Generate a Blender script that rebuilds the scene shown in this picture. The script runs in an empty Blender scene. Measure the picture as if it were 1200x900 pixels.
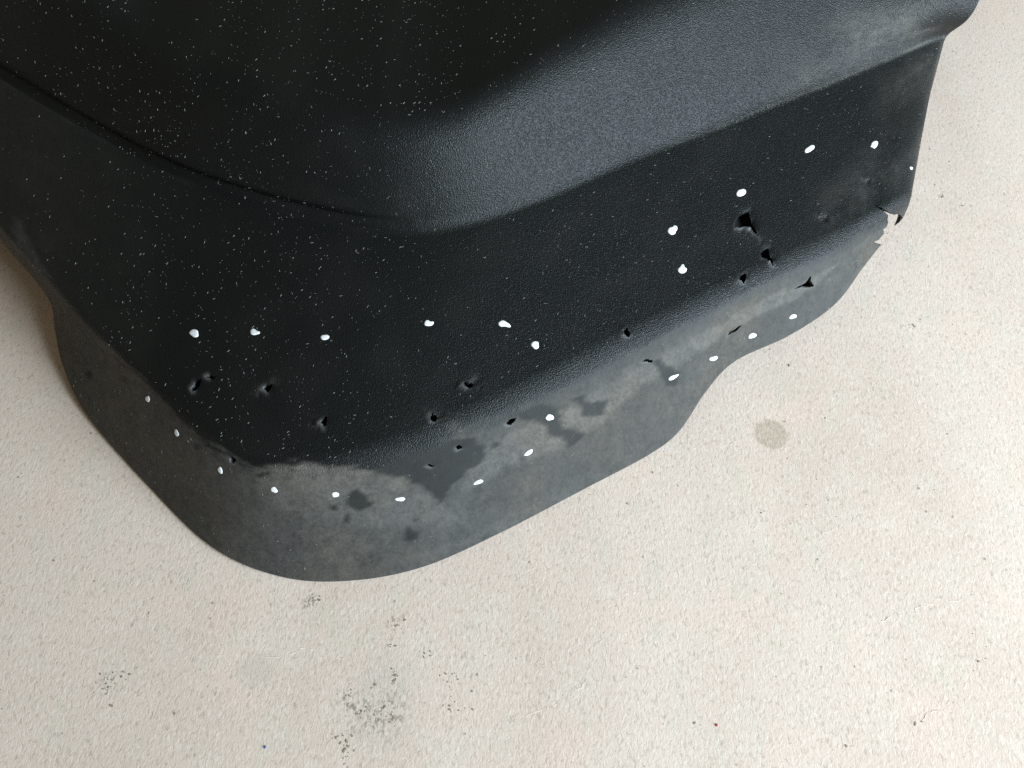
import bpy, math, random
import numpy as np
from mathutils import Vector

R = math.radians
scene = bpy.context.scene
COL = scene.collection

# ------------------------------------------------------------------ camera
cam_data = bpy.data.cameras.new('camera')
cam = bpy.data.objects.new('camera', cam_data)
COL.objects.link(cam)
cam.location = (0.0, -0.28, 0.48497)
cam.rotation_euler = (R(30), 0, 0)
cam_data.sensor_width = 36.0
cam_data.lens = 36.0 * 998.0 / 1200.0
cam_data.clip_start = 0.01
cam_data.clip_end = 100
scene.camera = cam

# ------------------------------------------------------------------ light: daylight from a wide doorway on the right, dim room
world = bpy.data.worlds.new('World')
scene.world = world
world.use_nodes = True
bg = world.node_tree.nodes['Background']
bg.inputs['Color'].default_value = (1.0, 0.91, 0.68, 1)
bg.inputs['Strength'].default_value = 0.15

def area(name, loc, target, sx, sy, watts, col):
    l = bpy.data.lights.new(name, 'AREA')
    l.shape = 'RECTANGLE'; l.size = sx; l.size_y = sy
    l.energy = watts; l.color = col
    o = bpy.data.objects.new(name, l); COL.objects.link(o)
    o.location = loc
    o.rotation_euler = (Vector(target) - Vector(loc)).to_track_quat('-Z', 'Y').to_euler()
    return o
area('doorway_daylight', (1.50, -0.86, 0.72), (0.0, 0.0, 0.15), 0.95, 1.25, 116, (0.72, 0.87, 1.0))

scene.view_settings.view_transform = 'Standard'
scene.view_settings.look = 'None'
scene.view_settings.exposure = 0.0
scene.view_settings.gamma = 1.0
scene.view_settings.use_curve_mapping = False
scene.render.engine = 'CYCLES'
scene.cycles.use_denoising = False
scene.cycles.max_bounces = 5
scene.cycles.use_adaptive_sampling = True
scene.cycles.adaptive_threshold = 0.015

# ------------------------------------------------------------------ measured tables (metres; surface positions as u along, v across the moulding)
ROWS = {
    'T': [(-0.4313, 0.5183, 0.1600), (-0.3396, 0.4543, 0.1600), (-0.2814, 0.4308, 0.1600), (-0.2553, 0.4394, 0.1478), (-0.2288, 0.4325, 0.1468), (-0.1950, 0.4236, 0.1465), (-0.1628, 0.4209, 0.1466), (-0.1314, 0.4184, 0.1461), (-0.1075, 0.4226, 0.1454), (-0.0822, 0.4233, 0.1455), (-0.0604, 0.4313, 0.1451), (-0.0344, 0.4346, 0.1461), (0.0020, 0.4388, 0.1490), (0.0379, 0.4481, 0.1518), (0.0741, 0.4573, 0.1547), (0.1107, 0.4678, 0.1572), (0.1444, 0.4790, 0.1600), (0.1801, 0.4985, 0.1600), (0.2263, 0.5345, 0.1600), (0.2774, 0.5633, 0.1600), (0.3273, 0.5956, 0.1600), (0.3800, 0.6073, 0.1600), (0.4257, 0.6482, 0.1502), (0.4561, 0.6755, 0.1420)],
    'M': [(-0.4025, 0.3040, 0.1500), (-0.3189, 0.2372, 0.1500), (-0.2736, 0.2108, 0.1500), (-0.2441, 0.1777, 0.1378), (-0.2162, 0.1569, 0.1368), (-0.1867, 0.1373, 0.1365), (-0.1558, 0.1196, 0.1366), (-0.1240, 0.1058, 0.1361), (-0.0960, 0.0969, 0.1354), (-0.0736, 0.0933, 0.1355), (-0.0540, 0.0938, 0.1351), (-0.0345, 0.0989, 0.1361), (-0.0099, 0.1111, 0.1390), (0.0177, 0.1325, 0.1418), (0.0462, 0.1545, 0.1447), (0.0757, 0.1773, 0.1472), (0.1031, 0.1956, 0.1500), (0.1317, 0.2125, 0.1500), (0.1670, 0.2327, 0.1500), (0.2040, 0.2555, 0.1500), (0.2389, 0.2696, 0.1500), (0.2806, 0.2601, 0.1500), (0.3081, 0.2574, 0.1402), (0.3264, 0.2555, 0.1320)],
    'N': [(-0.4335, 0.2740, 0.1075), (-0.3492, 0.2156, 0.1075), (-0.3045, 0.1855, 0.1075), (-0.2719, 0.1592, 0.1031), (-0.2449, 0.1408, 0.1027), (-0.2138, 0.1208, 0.1026), (-0.1796, 0.1029, 0.1026), (-0.1427, 0.0880, 0.1024), (-0.1081, 0.0772, 0.1022), (-0.0796, 0.0716, 0.1022), (-0.0559, 0.0717, 0.1020), (-0.0324, 0.0761, 0.1024), (-0.0035, 0.0884, 0.1035), (0.0270, 0.1068, 0.1045), (0.0585, 0.1267, 0.1056), (0.0912, 0.1468, 0.1065), (0.1197, 0.1617, 0.1075), (0.1494, 0.1784, 0.1075), (0.1860, 0.1976, 0.1075), (0.2241, 0.2187, 0.1075), (0.2634, 0.2266, 0.1075), (0.2938, 0.2320, 0.1075), (0.3091, 0.2342, 0.1040), (0.3193, 0.2357, 0.1000)],
    'A': [(-0.4519, 0.2595, 0.0830), (-0.3669, 0.2049, 0.0830), (-0.3224, 0.1728, 0.0830), (-0.2878, 0.1502, 0.0830), (-0.2612, 0.1330, 0.0830), (-0.2291, 0.1127, 0.0830), (-0.1931, 0.0946, 0.0830), (-0.1533, 0.0791, 0.0830), (-0.1150, 0.0674, 0.0830), (-0.0831, 0.0607, 0.0830), (-0.0571, 0.0607, 0.0830), (-0.0313, 0.0647, 0.0830), (0.0000, 0.0770, 0.0830), (0.0322, 0.0938, 0.0830), (0.0655, 0.1127, 0.0830), (0.0999, 0.1315, 0.0830), (0.1292, 0.1447, 0.0830), (0.1596, 0.1614, 0.0830), (0.1970, 0.1802, 0.0830), (0.2358, 0.2006, 0.0830), (0.2681, 0.2181, 0.0830), (0.2972, 0.2343, 0.0830), (0.3058, 0.2394, 0.0822), (0.3116, 0.2428, 0.0800)],
    'B': [(-0.4343, 0.1450, 0.0540), (-0.3571, 0.1050, 0.0540), (-0.3185, 0.0696, 0.0540), (-0.2872, 0.0391, 0.0540), (-0.2602, 0.0121, 0.0540), (-0.2341, -0.0106, 0.0540), (-0.2030, -0.0380, 0.0540), (-0.1735, -0.0646, 0.0540), (-0.1421, -0.0810, 0.0540), (-0.1155, -0.0851, 0.0540), (-0.0853, -0.0804, 0.0540), (-0.0528, -0.0683, 0.0540), (-0.0195, -0.0526, 0.0540), (0.0199, -0.0323, 0.0540), (0.0612, -0.0088, 0.0540), (0.0989, 0.0121, 0.0540), (0.1325, 0.0312, 0.0540), (0.1642, 0.0484, 0.0540), (0.1911, 0.0634, 0.0540), (0.2126, 0.0760, 0.0540), (0.2350, 0.0903, 0.0540), (0.2526, 0.1013, 0.0540), (0.2682, 0.1118, 0.0480), (0.2662, 0.1118, 0.0336)],
    'C': [(-0.4575, 0.1565, 0.0340), (-0.3730, 0.1151, 0.0340), (-0.3321, 0.0779, 0.0340), (-0.3025, 0.0458, 0.0310), (-0.2996, 0.0304, 0.0200), (-0.2924, 0.0071, 0.0100), (-0.2715, -0.0250, 0.0040), (-0.2221, -0.0736, 0.0020), (-0.1760, -0.1127, 0.0020), (-0.1334, -0.1301, 0.0020), (-0.0937, -0.1324, 0.0020), (-0.0522, -0.1243, 0.0020), (-0.0076, -0.1037, 0.0020), (0.0443, -0.0752, 0.0020), (0.0853, -0.0523, 0.0020), (0.1057, -0.0366, 0.0040), (0.1247, -0.0108, 0.0100), (0.1447, 0.0086, 0.0150), (0.1820, 0.0270, 0.0170), (0.2149, 0.0495, 0.0200), (0.2381, 0.0770, 0.0250), (0.2520, 0.0930, 0.0280), (0.2656, 0.1065, 0.0280), (0.2636, 0.1065, 0.0264)],
}
PAINT = [
    ('paint_mark', [(0.27883, 0.56597), (0.27963, 0.56771), (0.27914, 0.57079), (0.27737, 0.5733), (0.27562, 0.5746), (0.27431, 0.57433), (0.273, 0.57439), (0.27154, 0.57379), (0.27184, 0.57086), (0.27281, 0.56796), (0.27411, 0.56529), (0.27581, 0.56383), (0.27743, 0.56308), (0.27849, 0.56409)]),
    ('paint_mark', [(0.3166, 0.52997), (0.31799, 0.52633), (0.32004, 0.52668), (0.32186, 0.52773), (0.32375, 0.52713), (0.32415, 0.5296), (0.32221, 0.53186), (0.31997, 0.53435), (0.31763, 0.53422)]),
    ('paint_mark', [(0.37126, 0.51545), (0.3722, 0.5126), (0.37442, 0.51221), (0.37655, 0.51133), (0.37947, 0.51307), (0.37916, 0.51634), (0.37652, 0.51842), (0.37347, 0.51859)]),
    ('paint_mark', [(0.4621, 0.50716), (0.46314, 0.50403), (0.46545, 0.50505), (0.46731, 0.50829), (0.47066, 0.50928), (0.47084, 0.51359), (0.46888, 0.51503), (0.46511, 0.51349), (0.46261, 0.51095)]),
    ('paint_mark', [(0.52504, 0.54899), (0.52673, 0.54661), (0.52896, 0.54728), (0.53147, 0.55209), (0.53432, 0.55792), (0.5359, 0.56326), (0.53475, 0.56412), (0.53136, 0.55907), (0.52747, 0.55621)]),
    ('paint_mark', [(0.55746, 0.61325), (0.55788, 0.61624), (0.5574, 0.61832), (0.55616, 0.61848), (0.55466, 0.61641), (0.55371, 0.61314), (0.55277, 0.61064), (0.55193, 0.60751), (0.55223, 0.60528), (0.55288, 0.60374), (0.55407, 0.60375), (0.55547, 0.60529), (0.55686, 0.60762), (0.55743, 0.61088)]),
    ('paint_mark', [(0.65083, 0.52198), (0.65239, 0.51804), (0.6553, 0.51987), (0.65686, 0.5174), (0.65936, 0.52192), (0.65956, 0.52752), (0.65799, 0.52997), (0.65711, 0.53457), (0.65383, 0.53312), (0.65143, 0.52711)]),
    ('paint_mark', [(0.65746, 0.59676), (0.65968, 0.59513), (0.66126, 0.59134), (0.663, 0.59454), (0.6632, 0.59933), (0.66527, 0.60365), (0.66473, 0.60848), (0.66211, 0.60971), (0.65931, 0.60663), (0.65753, 0.60138)]),
    ('paint_mark', [(0.7157, 0.50787), (0.71804, 0.50323), (0.72044, 0.50449), (0.72288, 0.50496), (0.72542, 0.51053), (0.72464, 0.51653), (0.72167, 0.51809), (0.71806, 0.51659), (0.71586, 0.51216)]),
    ('paint_mark', [(0.78208, 0.48272), (0.78339, 0.47884), (0.78583, 0.47844), (0.78832, 0.47639), (0.79158, 0.47882), (0.79235, 0.48477), (0.78981, 0.48762), (0.78646, 0.48896), (0.78319, 0.48785)]),
    ('paint_mark', [(0.85436, 0.53096), (0.85578, 0.52881), (0.85501, 0.52588), (0.8585, 0.52281), (0.86374, 0.52646), (0.86497, 0.53364), (0.86261, 0.53836), (0.85985, 0.53851), (0.85727, 0.53384)]),
    ('paint_fleck', [(0.93891, 0.61148), (0.94028, 0.6134), (0.94048, 0.61482), (0.93933, 0.61531), (0.93798, 0.6154), (0.93643, 0.6154), (0.93433, 0.61396), (0.93265, 0.61228), (0.93092, 0.6104), (0.93046, 0.60881), (0.93106, 0.60799), (0.93264, 0.60828), (0.93451, 0.6094), (0.93634, 0.60998)]),
    ('paint_mark', [(0.26145, 0.78904), (0.26266, 0.79227), (0.26341, 0.79589), (0.26404, 0.79939), (0.26404, 0.80215), (0.26326, 0.80257), (0.26261, 0.80359), (0.26143, 0.80268), (0.26013, 0.79901), (0.25925, 0.79501), (0.25923, 0.79216), (0.2592, 0.78982), (0.25905, 0.7864), (0.2601, 0.78652)]),
    ('paint_mark', [(0.29122, 0.79419), (0.29221, 0.79565), (0.29306, 0.79909), (0.29314, 0.80262), (0.29309, 0.80581), (0.29252, 0.80758), (0.29162, 0.8074), (0.29066, 0.80595), (0.28994, 0.80269), (0.28926, 0.79986), (0.28839, 0.79594), (0.28854, 0.79262), (0.28934, 0.79146), (0.29033, 0.79226)]),
    ('paint_mark', [(0.32907, 0.79872), (0.32966, 0.80157), (0.33037, 0.80496), (0.33069, 0.80933), (0.32988, 0.81099), (0.32902, 0.81104), (0.32822, 0.8106), (0.32741, 0.80879), (0.32655, 0.80622), (0.32618, 0.80239), (0.32633, 0.79917), (0.32647, 0.7957), (0.3273, 0.79475), (0.32828, 0.79657)]),
    ('paint_mark', [(0.37458, 0.79578), (0.37428, 0.79855), (0.37332, 0.8006), (0.37179, 0.80047), (0.37042, 0.79976), (0.369, 0.79861), (0.36846, 0.79577), (0.36831, 0.7932), (0.36821, 0.79037), (0.36904, 0.78811), (0.37044, 0.78684), (0.37205, 0.78835), (0.37284, 0.79117), (0.37384, 0.79304)]),
    ('paint_mark', [(0.41662, 0.80105), (0.41736, 0.79561), (0.42018, 0.79587), (0.42252, 0.80034), (0.4224, 0.80593), (0.41997, 0.80749), (0.41744, 0.80605), (0.41811, 0.80249)]),
    ('paint_mark', [(0.4687, 0.84338), (0.46818, 0.84494), (0.46758, 0.84644), (0.46618, 0.84636), (0.46478, 0.84449), (0.46362, 0.84305), (0.4625, 0.84118), (0.4617, 0.83877), (0.46167, 0.83638), (0.46319, 0.83623), (0.46459, 0.83695), (0.46586, 0.83728), (0.46717, 0.83889), (0.46825, 0.84105)]),
    ('paint_mark', [(0.51802, 0.86787), (0.51831, 0.87042), (0.51736, 0.87191), (0.51613, 0.87214), (0.51501, 0.87158), (0.51403, 0.87058), (0.51266, 0.8695), (0.51197, 0.86704), (0.51265, 0.86498), (0.51343, 0.86354), (0.51448, 0.86294), (0.51563, 0.863), (0.51687, 0.86368), (0.51755, 0.86576)]),
    ('paint_mark', [(0.54688, 0.85289), (0.54681, 0.85494), (0.54634, 0.8569), (0.5455, 0.85851), (0.54432, 0.85914), (0.54334, 0.85774), (0.54248, 0.85626), (0.54193, 0.85408), (0.5425, 0.85183), (0.54317, 0.85018), (0.54399, 0.84887), (0.54506, 0.8481), (0.54643, 0.84797), (0.54712, 0.85032)]),
    ('paint_mark', [(0.56305, 0.80447), (0.56245, 0.80633), (0.56149, 0.8052), (0.56066, 0.80491), (0.55957, 0.80324), (0.55883, 0.79914), (0.55862, 0.79504), (0.55919, 0.79284), (0.5598, 0.79175), (0.56033, 0.78953), (0.56135, 0.79051), (0.56227, 0.79368), (0.563, 0.79737), (0.56314, 0.80115)]),
    ('paint_mark', [(0.64363, 0.85142), (0.64591, 0.84853), (0.64973, 0.85143), (0.6553, 0.85769), (0.65215, 0.86089), (0.64772, 0.86068), (0.64429, 0.85677)]),
    ('paint_mark', [(0.70302, 0.91225), (0.70307, 0.91606), (0.70129, 0.91551), (0.69968, 0.9151), (0.69713, 0.91156), (0.69478, 0.90565), (0.69253, 0.90019), (0.69064, 0.89406), (0.69037, 0.88996), (0.69146, 0.88869), (0.69412, 0.89269), (0.69623, 0.89634), (0.69872, 0.89959), (0.70141, 0.90601)]),
    ('paint_mark', [(0.75119, 0.93419), (0.75149, 0.9394), (0.75051, 0.94123), (0.74935, 0.9416), (0.74784, 0.93995), (0.74597, 0.9381), (0.7435, 0.9323), (0.74265, 0.92579), (0.74263, 0.92161), (0.74303, 0.91874), (0.74419, 0.91805), (0.74574, 0.91832), (0.7478, 0.92277), (0.74945, 0.92823)]),
    ('paint_mark', [(0.78448, 0.92828), (0.78511, 0.93353), (0.78473, 0.93738), (0.78294, 0.93583), (0.7816, 0.93433), (0.78016, 0.93343), (0.77858, 0.92971), (0.7773, 0.92458), (0.77727, 0.92005), (0.77819, 0.91812), (0.77883, 0.91569), (0.78024, 0.91613), (0.78181, 0.9195), (0.78336, 0.92325)]),
]
TEARS = [
    ('tear', 0.0018, [(0.71074, 0.56388), (0.71322, 0.55623), (0.71754, 0.55184), (0.72532, 0.55133), (0.72622, 0.56294), (0.728, 0.57948), (0.73006, 0.5979), (0.73238, 0.61238), (0.72841, 0.59806), (0.72435, 0.5853), (0.71924, 0.57653), (0.71447, 0.57549), (0.71075, 0.57046)]),
    ('tear', 0.0014, [(0.73099, 0.63831), (0.735, 0.63452), (0.73961, 0.63532), (0.73918, 0.64728), (0.74149, 0.65922), (0.74164, 0.68785), (0.73794, 0.66249), (0.73469, 0.65067), (0.73122, 0.64672)]),
    ('puncture', 0.00033, [(0.70918, 0.67621), (0.71219, 0.66549), (0.71598, 0.66672), (0.71579, 0.68422), (0.7135, 0.69966), (0.7115, 0.68735)]),
    ('tear', 0.00044, [(0.77122, 0.8125), (0.77844, 0.80883), (0.7853, 0.80824), (0.79051, 0.78895), (0.79231, 0.81344), (0.79799, 0.84541), (0.78956, 0.83346), (0.78027, 0.81735)]),
    ('slit', 0.00033, [(0.7087, 0.85754), (0.71141, 0.84318), (0.71833, 0.85053), (0.72692, 0.85642), (0.72149, 0.86538), (0.71468, 0.8608)]),
    ('slit', 0.00033, [(0.62433, 0.77893), (0.62744, 0.77604), (0.63264, 0.78816), (0.63155, 0.79169), (0.62771, 0.78435)]),
    ('puncture', 0.00033, [(0.5053, 0.61958), (0.50776, 0.61855), (0.5142, 0.62705), (0.51351, 0.63315), (0.50938, 0.629)]),
    ('puncture', 0.00033, [(0.48388, 0.64932), (0.48541, 0.64581), (0.49029, 0.65531), (0.48957, 0.66911), (0.48608, 0.66139)]),
    ('puncture', 0.00033, [(0.50437, 0.77318), (0.5068, 0.77158), (0.50834, 0.77725), (0.50926, 0.78311), (0.50704, 0.78024), (0.50523, 0.78164)]),
    ('slit', 0.00033, [(0.48354, 0.78912), (0.48537, 0.78662), (0.48932, 0.79723), (0.48755, 0.79704)]),
    ('puncture', 0.00028, [(0.53721, 0.76619), (0.54004, 0.75931), (0.54412, 0.76535), (0.54184, 0.7723), (0.53854, 0.77534)]),
    ('tear', 0.00033, [(0.28339, 0.63562), (0.2852, 0.62739), (0.28672, 0.61787), (0.29017, 0.61466), (0.2902, 0.62345), (0.28845, 0.63145), (0.28529, 0.63673)]),
    ('slit', 0.00022, [(0.29241, 0.60955), (0.29528, 0.60391), (0.30009, 0.60099), (0.30004, 0.60483), (0.2967, 0.60744)]),
    ('tear', 0.00039, [(0.33651, 0.59036), (0.33831, 0.58528), (0.34337, 0.58078), (0.34303, 0.58816), (0.34169, 0.59393), (0.33978, 0.59126)]),
    ('tear', 0.00039, [(0.39305, 0.61795), (0.3957, 0.61344), (0.39748, 0.60994), (0.39986, 0.61786), (0.39977, 0.62761), (0.397, 0.62122)]),
    ('puncture', 0.00028, [(0.32845, 0.74924), (0.32961, 0.7371), (0.33393, 0.74361), (0.33369, 0.76742), (0.33114, 0.76954)]),
    ('puncture', 0.00033, [(0.61507, 0.66015), (0.61766, 0.65583), (0.62038, 0.68185), (0.61839, 0.68922), (0.61602, 0.67727)]),
    ('missing_corner', 0.0004, [(0.87217, 0.64736), (0.8829, 0.66297), (0.89569, 0.69378), (0.92023, 0.7361), (0.92812, 0.73856), (0.94329, 0.75968), (0.96574, 0.80252), (1.03, 0.79), (1.03, 1.08), (0.955, 1.08), (0.91755, 1.01471), (0.88297, 0.84266), (0.89817, 0.87737), (0.91055, 0.85437), (0.90201, 0.78798), (0.91011, 0.78494), (0.91078, 0.75836), (0.90521, 0.73875), (0.90454, 0.7225), (0.88641, 0.67932)]),
]
DENTS = [
    ((0.80399, 0.62837), 0.00385, -0.0016),
    ((0.79532, 0.6163), 0.0022, 0.0006),
    ((0.85698, 0.59577), 0.0027500000000000003, -0.0014),
    ((0.85073, 0.58821), 0.00165, 0.0006),
    ((0.51609, 0.62748), 0.0044, -0.0008),
    ((0.49294, 0.65722), 0.00385, -0.0008),
    ((0.34424, 0.58349), 0.00385, -0.0007),
    ((0.50289, 0.62127), 0.0027500000000000003, 0.0009),
    ((0.48193, 0.64327), 0.0027500000000000003, 0.0009),
    ((0.33392, 0.59487), 0.0033, 0.0009),
    ((0.39119, 0.61944), 0.0033, 0.0009),
    ((0.61405, 0.65317), 0.0022, 0.0007),
    ((0.70674, 0.68004), 0.0022, 0.0006),
    ((0.82696, 0.85585), 0.00165, -0.0006),
    ((0.81609, 0.85311), 0.00165, -0.0005),
    ((0.50383, 0.7102), 0.0044, -0.0004),
    ((0.38659, 0.69987), 0.00495, 0.0004),
]
CLEAN = [
    [(0.42915, 0.66931), (0.44584, 0.68475), (0.4839, 0.72451), (0.51948, 0.77146), (0.52652, 0.8114), (0.52101, 0.828), (0.50999, 0.83413), (0.50065, 0.84708), (0.49101, 0.87658), (0.48597, 0.85019), (0.48012, 0.82382), (0.46588, 0.79526), (0.45098, 0.77652), (0.43497, 0.73732)],
    [(0.54161, 0.74951), (0.56212, 0.75508), (0.56437, 0.79347), (0.56837, 0.8378), (0.57503, 0.87538), (0.56456, 0.88862), (0.56076, 0.84831), (0.55715, 0.81819), (0.54905, 0.77996)],
    [(0.57509, 0.78026), (0.58324, 0.7843), (0.58476, 0.81455), (0.5946, 0.82184), (0.58853, 0.85679), (0.58216, 0.84298), (0.57836, 0.81425)],
    [(0.63186, 0.78834), (0.63755, 0.79072), (0.64533, 0.8283), (0.65478, 0.8633), (0.65177, 0.87979), (0.63956, 0.86253), (0.63616, 0.83147)],
    [(0.44727, 0.83517), (0.44441, 0.83906), (0.44189, 0.84177), (0.43881, 0.84372), (0.43477, 0.84028), (0.43058, 0.83215), (0.42974, 0.82023), (0.43132, 0.81265), (0.4316, 0.80437), (0.43387, 0.79895), (0.43766, 0.79899), (0.44183, 0.80416), (0.44452, 0.81455), (0.44668, 0.8247)],
    [(0.42124, 0.83199), (0.42139, 0.83422), (0.42058, 0.83538), (0.41966, 0.83601), (0.41853, 0.8364), (0.41746, 0.83483), (0.41685, 0.8327), (0.4168, 0.83064), (0.4171, 0.82904), (0.41717, 0.82675), (0.4181, 0.82542), (0.41937, 0.82651), (0.42034, 0.82806), (0.42089, 0.83003)],
    [(0.4318, 0.85421), (0.43247, 0.85818), (0.4332, 0.86352), (0.43256, 0.86712), (0.43119, 0.86684), (0.43001, 0.86646), (0.42882, 0.86395), (0.42782, 0.86025), (0.4271, 0.85582), (0.42728, 0.85186), (0.42749, 0.84782), (0.42832, 0.84476), (0.42984, 0.84711), (0.43097, 0.85063)],
    [(0.46771, 0.90122), (0.46957, 0.90849), (0.47602, 0.93532), (0.47105, 0.93834), (0.46845, 0.92935)],
    [(0.35866, 0.75873), (0.3586, 0.76398), (0.35834, 0.76932), (0.35705, 0.77115), (0.35581, 0.77214), (0.35448, 0.77297), (0.35323, 0.77209), (0.3522, 0.76999), (0.35245, 0.76423), (0.35366, 0.75964), (0.35436, 0.75533), (0.35552, 0.75147), (0.35702, 0.75081), (0.35837, 0.75307)],
    [(0.36362, 0.7479), (0.36348, 0.75317), (0.3632, 0.75826), (0.36223, 0.76132), (0.36113, 0.76264), (0.36006, 0.76152), (0.35931, 0.75819), (0.35827, 0.75517), (0.3578, 0.7494), (0.35864, 0.74454), (0.35968, 0.74199), (0.36074, 0.74176), (0.36178, 0.74177), (0.36311, 0.74272)],
    [(0.30684, 0.77965), (0.30749, 0.78469), (0.30753, 0.78905), (0.3072, 0.79174), (0.30715, 0.79621), (0.3064, 0.79813), (0.30527, 0.79495), (0.30434, 0.79055), (0.30387, 0.78575), (0.30349, 0.78139), (0.30322, 0.77645), (0.30393, 0.77479), (0.3048, 0.77459), (0.30583, 0.77536)],
    [(0.53427, 0.80878), (0.53376, 0.80998), (0.53338, 0.81172), (0.53257, 0.81203), (0.53152, 0.81084), (0.53075, 0.80773), (0.53068, 0.80476), (0.53046, 0.80213), (0.53067, 0.79987), (0.53142, 0.79932), (0.53226, 0.79927), (0.53319, 0.80085), (0.53405, 0.80327), (0.53467, 0.80648)],
    [(0.51553, 0.86203), (0.51549, 0.86236), (0.51542, 0.86266), (0.51531, 0.86253), (0.51521, 0.86232), (0.51511, 0.86209), (0.51504, 0.86166), (0.515, 0.86115), (0.51507, 0.86082), (0.51519, 0.86086), (0.51528, 0.86078), (0.51538, 0.86082), (0.51548, 0.86114), (0.51555, 0.86159)],
    [(0.54232, 0.86215), (0.54237, 0.86655), (0.54154, 0.86839), (0.54045, 0.866), (0.53962, 0.86385), (0.53893, 0.86096), (0.53844, 0.85744), (0.53818, 0.85341), (0.53877, 0.85103), (0.53948, 0.8495), (0.54041, 0.84868), (0.54135, 0.85171), (0.5419, 0.85532), (0.54223, 0.85873)],
    [(0.2297, 0.90043), (0.23156, 0.90697), (0.23343, 0.91413), (0.23362, 0.92091), (0.23277, 0.92461), (0.23186, 0.92759), (0.23031, 0.92818), (0.22817, 0.9276), (0.22579, 0.92092), (0.22518, 0.91217), (0.22489, 0.90586), (0.22489, 0.90006), (0.22583, 0.89656), (0.22746, 0.89524)],
    [(0.47636, 0.89366), (0.47599, 0.89495), (0.47527, 0.89535), (0.47443, 0.8953), (0.47346, 0.89407), (0.4726, 0.89254), (0.47214, 0.89071), (0.47214, 0.88923), (0.47189, 0.8873), (0.47237, 0.88608), (0.47347, 0.88682), (0.47444, 0.88821), (0.47506, 0.88996), (0.47569, 0.89153)],
    [(0.34049, 0.53273), (0.34075, 0.53422), (0.34018, 0.53551), (0.33925, 0.53579), (0.33859, 0.53633), (0.33774, 0.5366), (0.3369, 0.53598), (0.33637, 0.53471), (0.33668, 0.53322), (0.3371, 0.53209), (0.33757, 0.53091), (0.33843, 0.53073), (0.33923, 0.531), (0.34001, 0.53154)],
    [(0.23979, 0.80744), (0.24106, 0.81074), (0.24222, 0.81574), (0.24236, 0.81956), (0.2423, 0.82272), (0.24157, 0.82365), (0.24037, 0.82194), (0.23906, 0.81875), (0.23809, 0.81393), (0.23726, 0.80973), (0.23612, 0.80399), (0.23626, 0.80056), (0.2373, 0.80072), (0.23863, 0.80354)],
]
DUSTY = [
    (0.66, [(0.35041, 0.74407), (0.37028, 0.69055), (0.40021, 0.68839), (0.42843, 0.7306), (0.44794, 0.77403), (0.46588, 0.79881), (0.48276, 0.83926), (0.49309, 0.88121), (0.51183, 0.94961), (0.47117, 0.91008), (0.42592, 0.86116), (0.3882, 0.8409), (0.35759, 0.80867)]),
    (0.8, [(0.50842, 0.83184), (0.52841, 0.80465), (0.5491, 0.79284), (0.58042, 0.79168), (0.61594, 0.78205), (0.65875, 0.78987), (0.71989, 0.80408), (0.78049, 0.79736), (0.82885, 0.79377), (0.8085, 0.84447), (0.75305, 0.85841), (0.70564, 0.84726), (0.65859, 0.82863), (0.62571, 0.83307), (0.58385, 0.87192), (0.55315, 0.87123), (0.53002, 0.86789), (0.50688, 0.87322)]),
    (0.5, [(0.22364, 0.80418), (0.26437, 0.7856), (0.30971, 0.76755), (0.34512, 0.76976), (0.35759, 0.80867), (0.33344, 0.82994), (0.29016, 0.8193), (0.25253, 0.83148)]),
    (0.7, [(0.80561, 0.18917), (0.86349, 0.15712), (0.91601, 0.16049), (0.91852, 0.24198), (0.8799, 0.32293), (0.82732, 0.33482), (0.79736, 0.33433), (0.77713, 0.29792)]),
    (0.5, [(0.86498, 0.40707), (0.89299, 0.39542), (0.9568, 0.40045), (0.94459, 0.49265), (0.8922, 0.47129), (0.85761, 0.43733)]),
    (0.35, [(0.84428, 0.52833), (0.88942, 0.53549), (0.93006, 0.61497), (0.89331, 0.64526), (0.84242, 0.66473), (0.79504, 0.63222), (0.78586, 0.59003), (0.8267, 0.57858)]),
    (0.6, [(0.46578, 0.96932), (0.51104, 0.97184), (0.54638, 0.97695), (0.57431, 0.98163), (0.58384, 0.99423), (0.54926, 1.00083), (0.51028, 0.99417), (0.48083, 0.99105)]),
    (0.25, [(0.07292, 0.89916), (0.0836, 0.62353), (0.10409, 0.63922), (0.12151, 0.65963), (0.13107, 0.74364), (0.11329, 0.86345), (0.08826, 0.85924)]),
]
FLOOR_SPOTS = {'damp_disc': (0.1647, -0.037), 'grit_cluster': (-0.0711, -0.204), 'grit_cluster_b': (-0.0876, -0.1997), 'scuff_a': (-0.22, -0.1895), 'scuff_b': (-0.1149, -0.1445), 'scuff_c': (-0.0656, -0.1841), 'scuff_d': (-0.0652, -0.1561), 'smudge': (-0.14, -0.1823), 'blue': (-0.1301, -0.2214), 'red': (0.1094, -0.2105), 'wet_edge': (-0.0733, -0.2053)}
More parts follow.
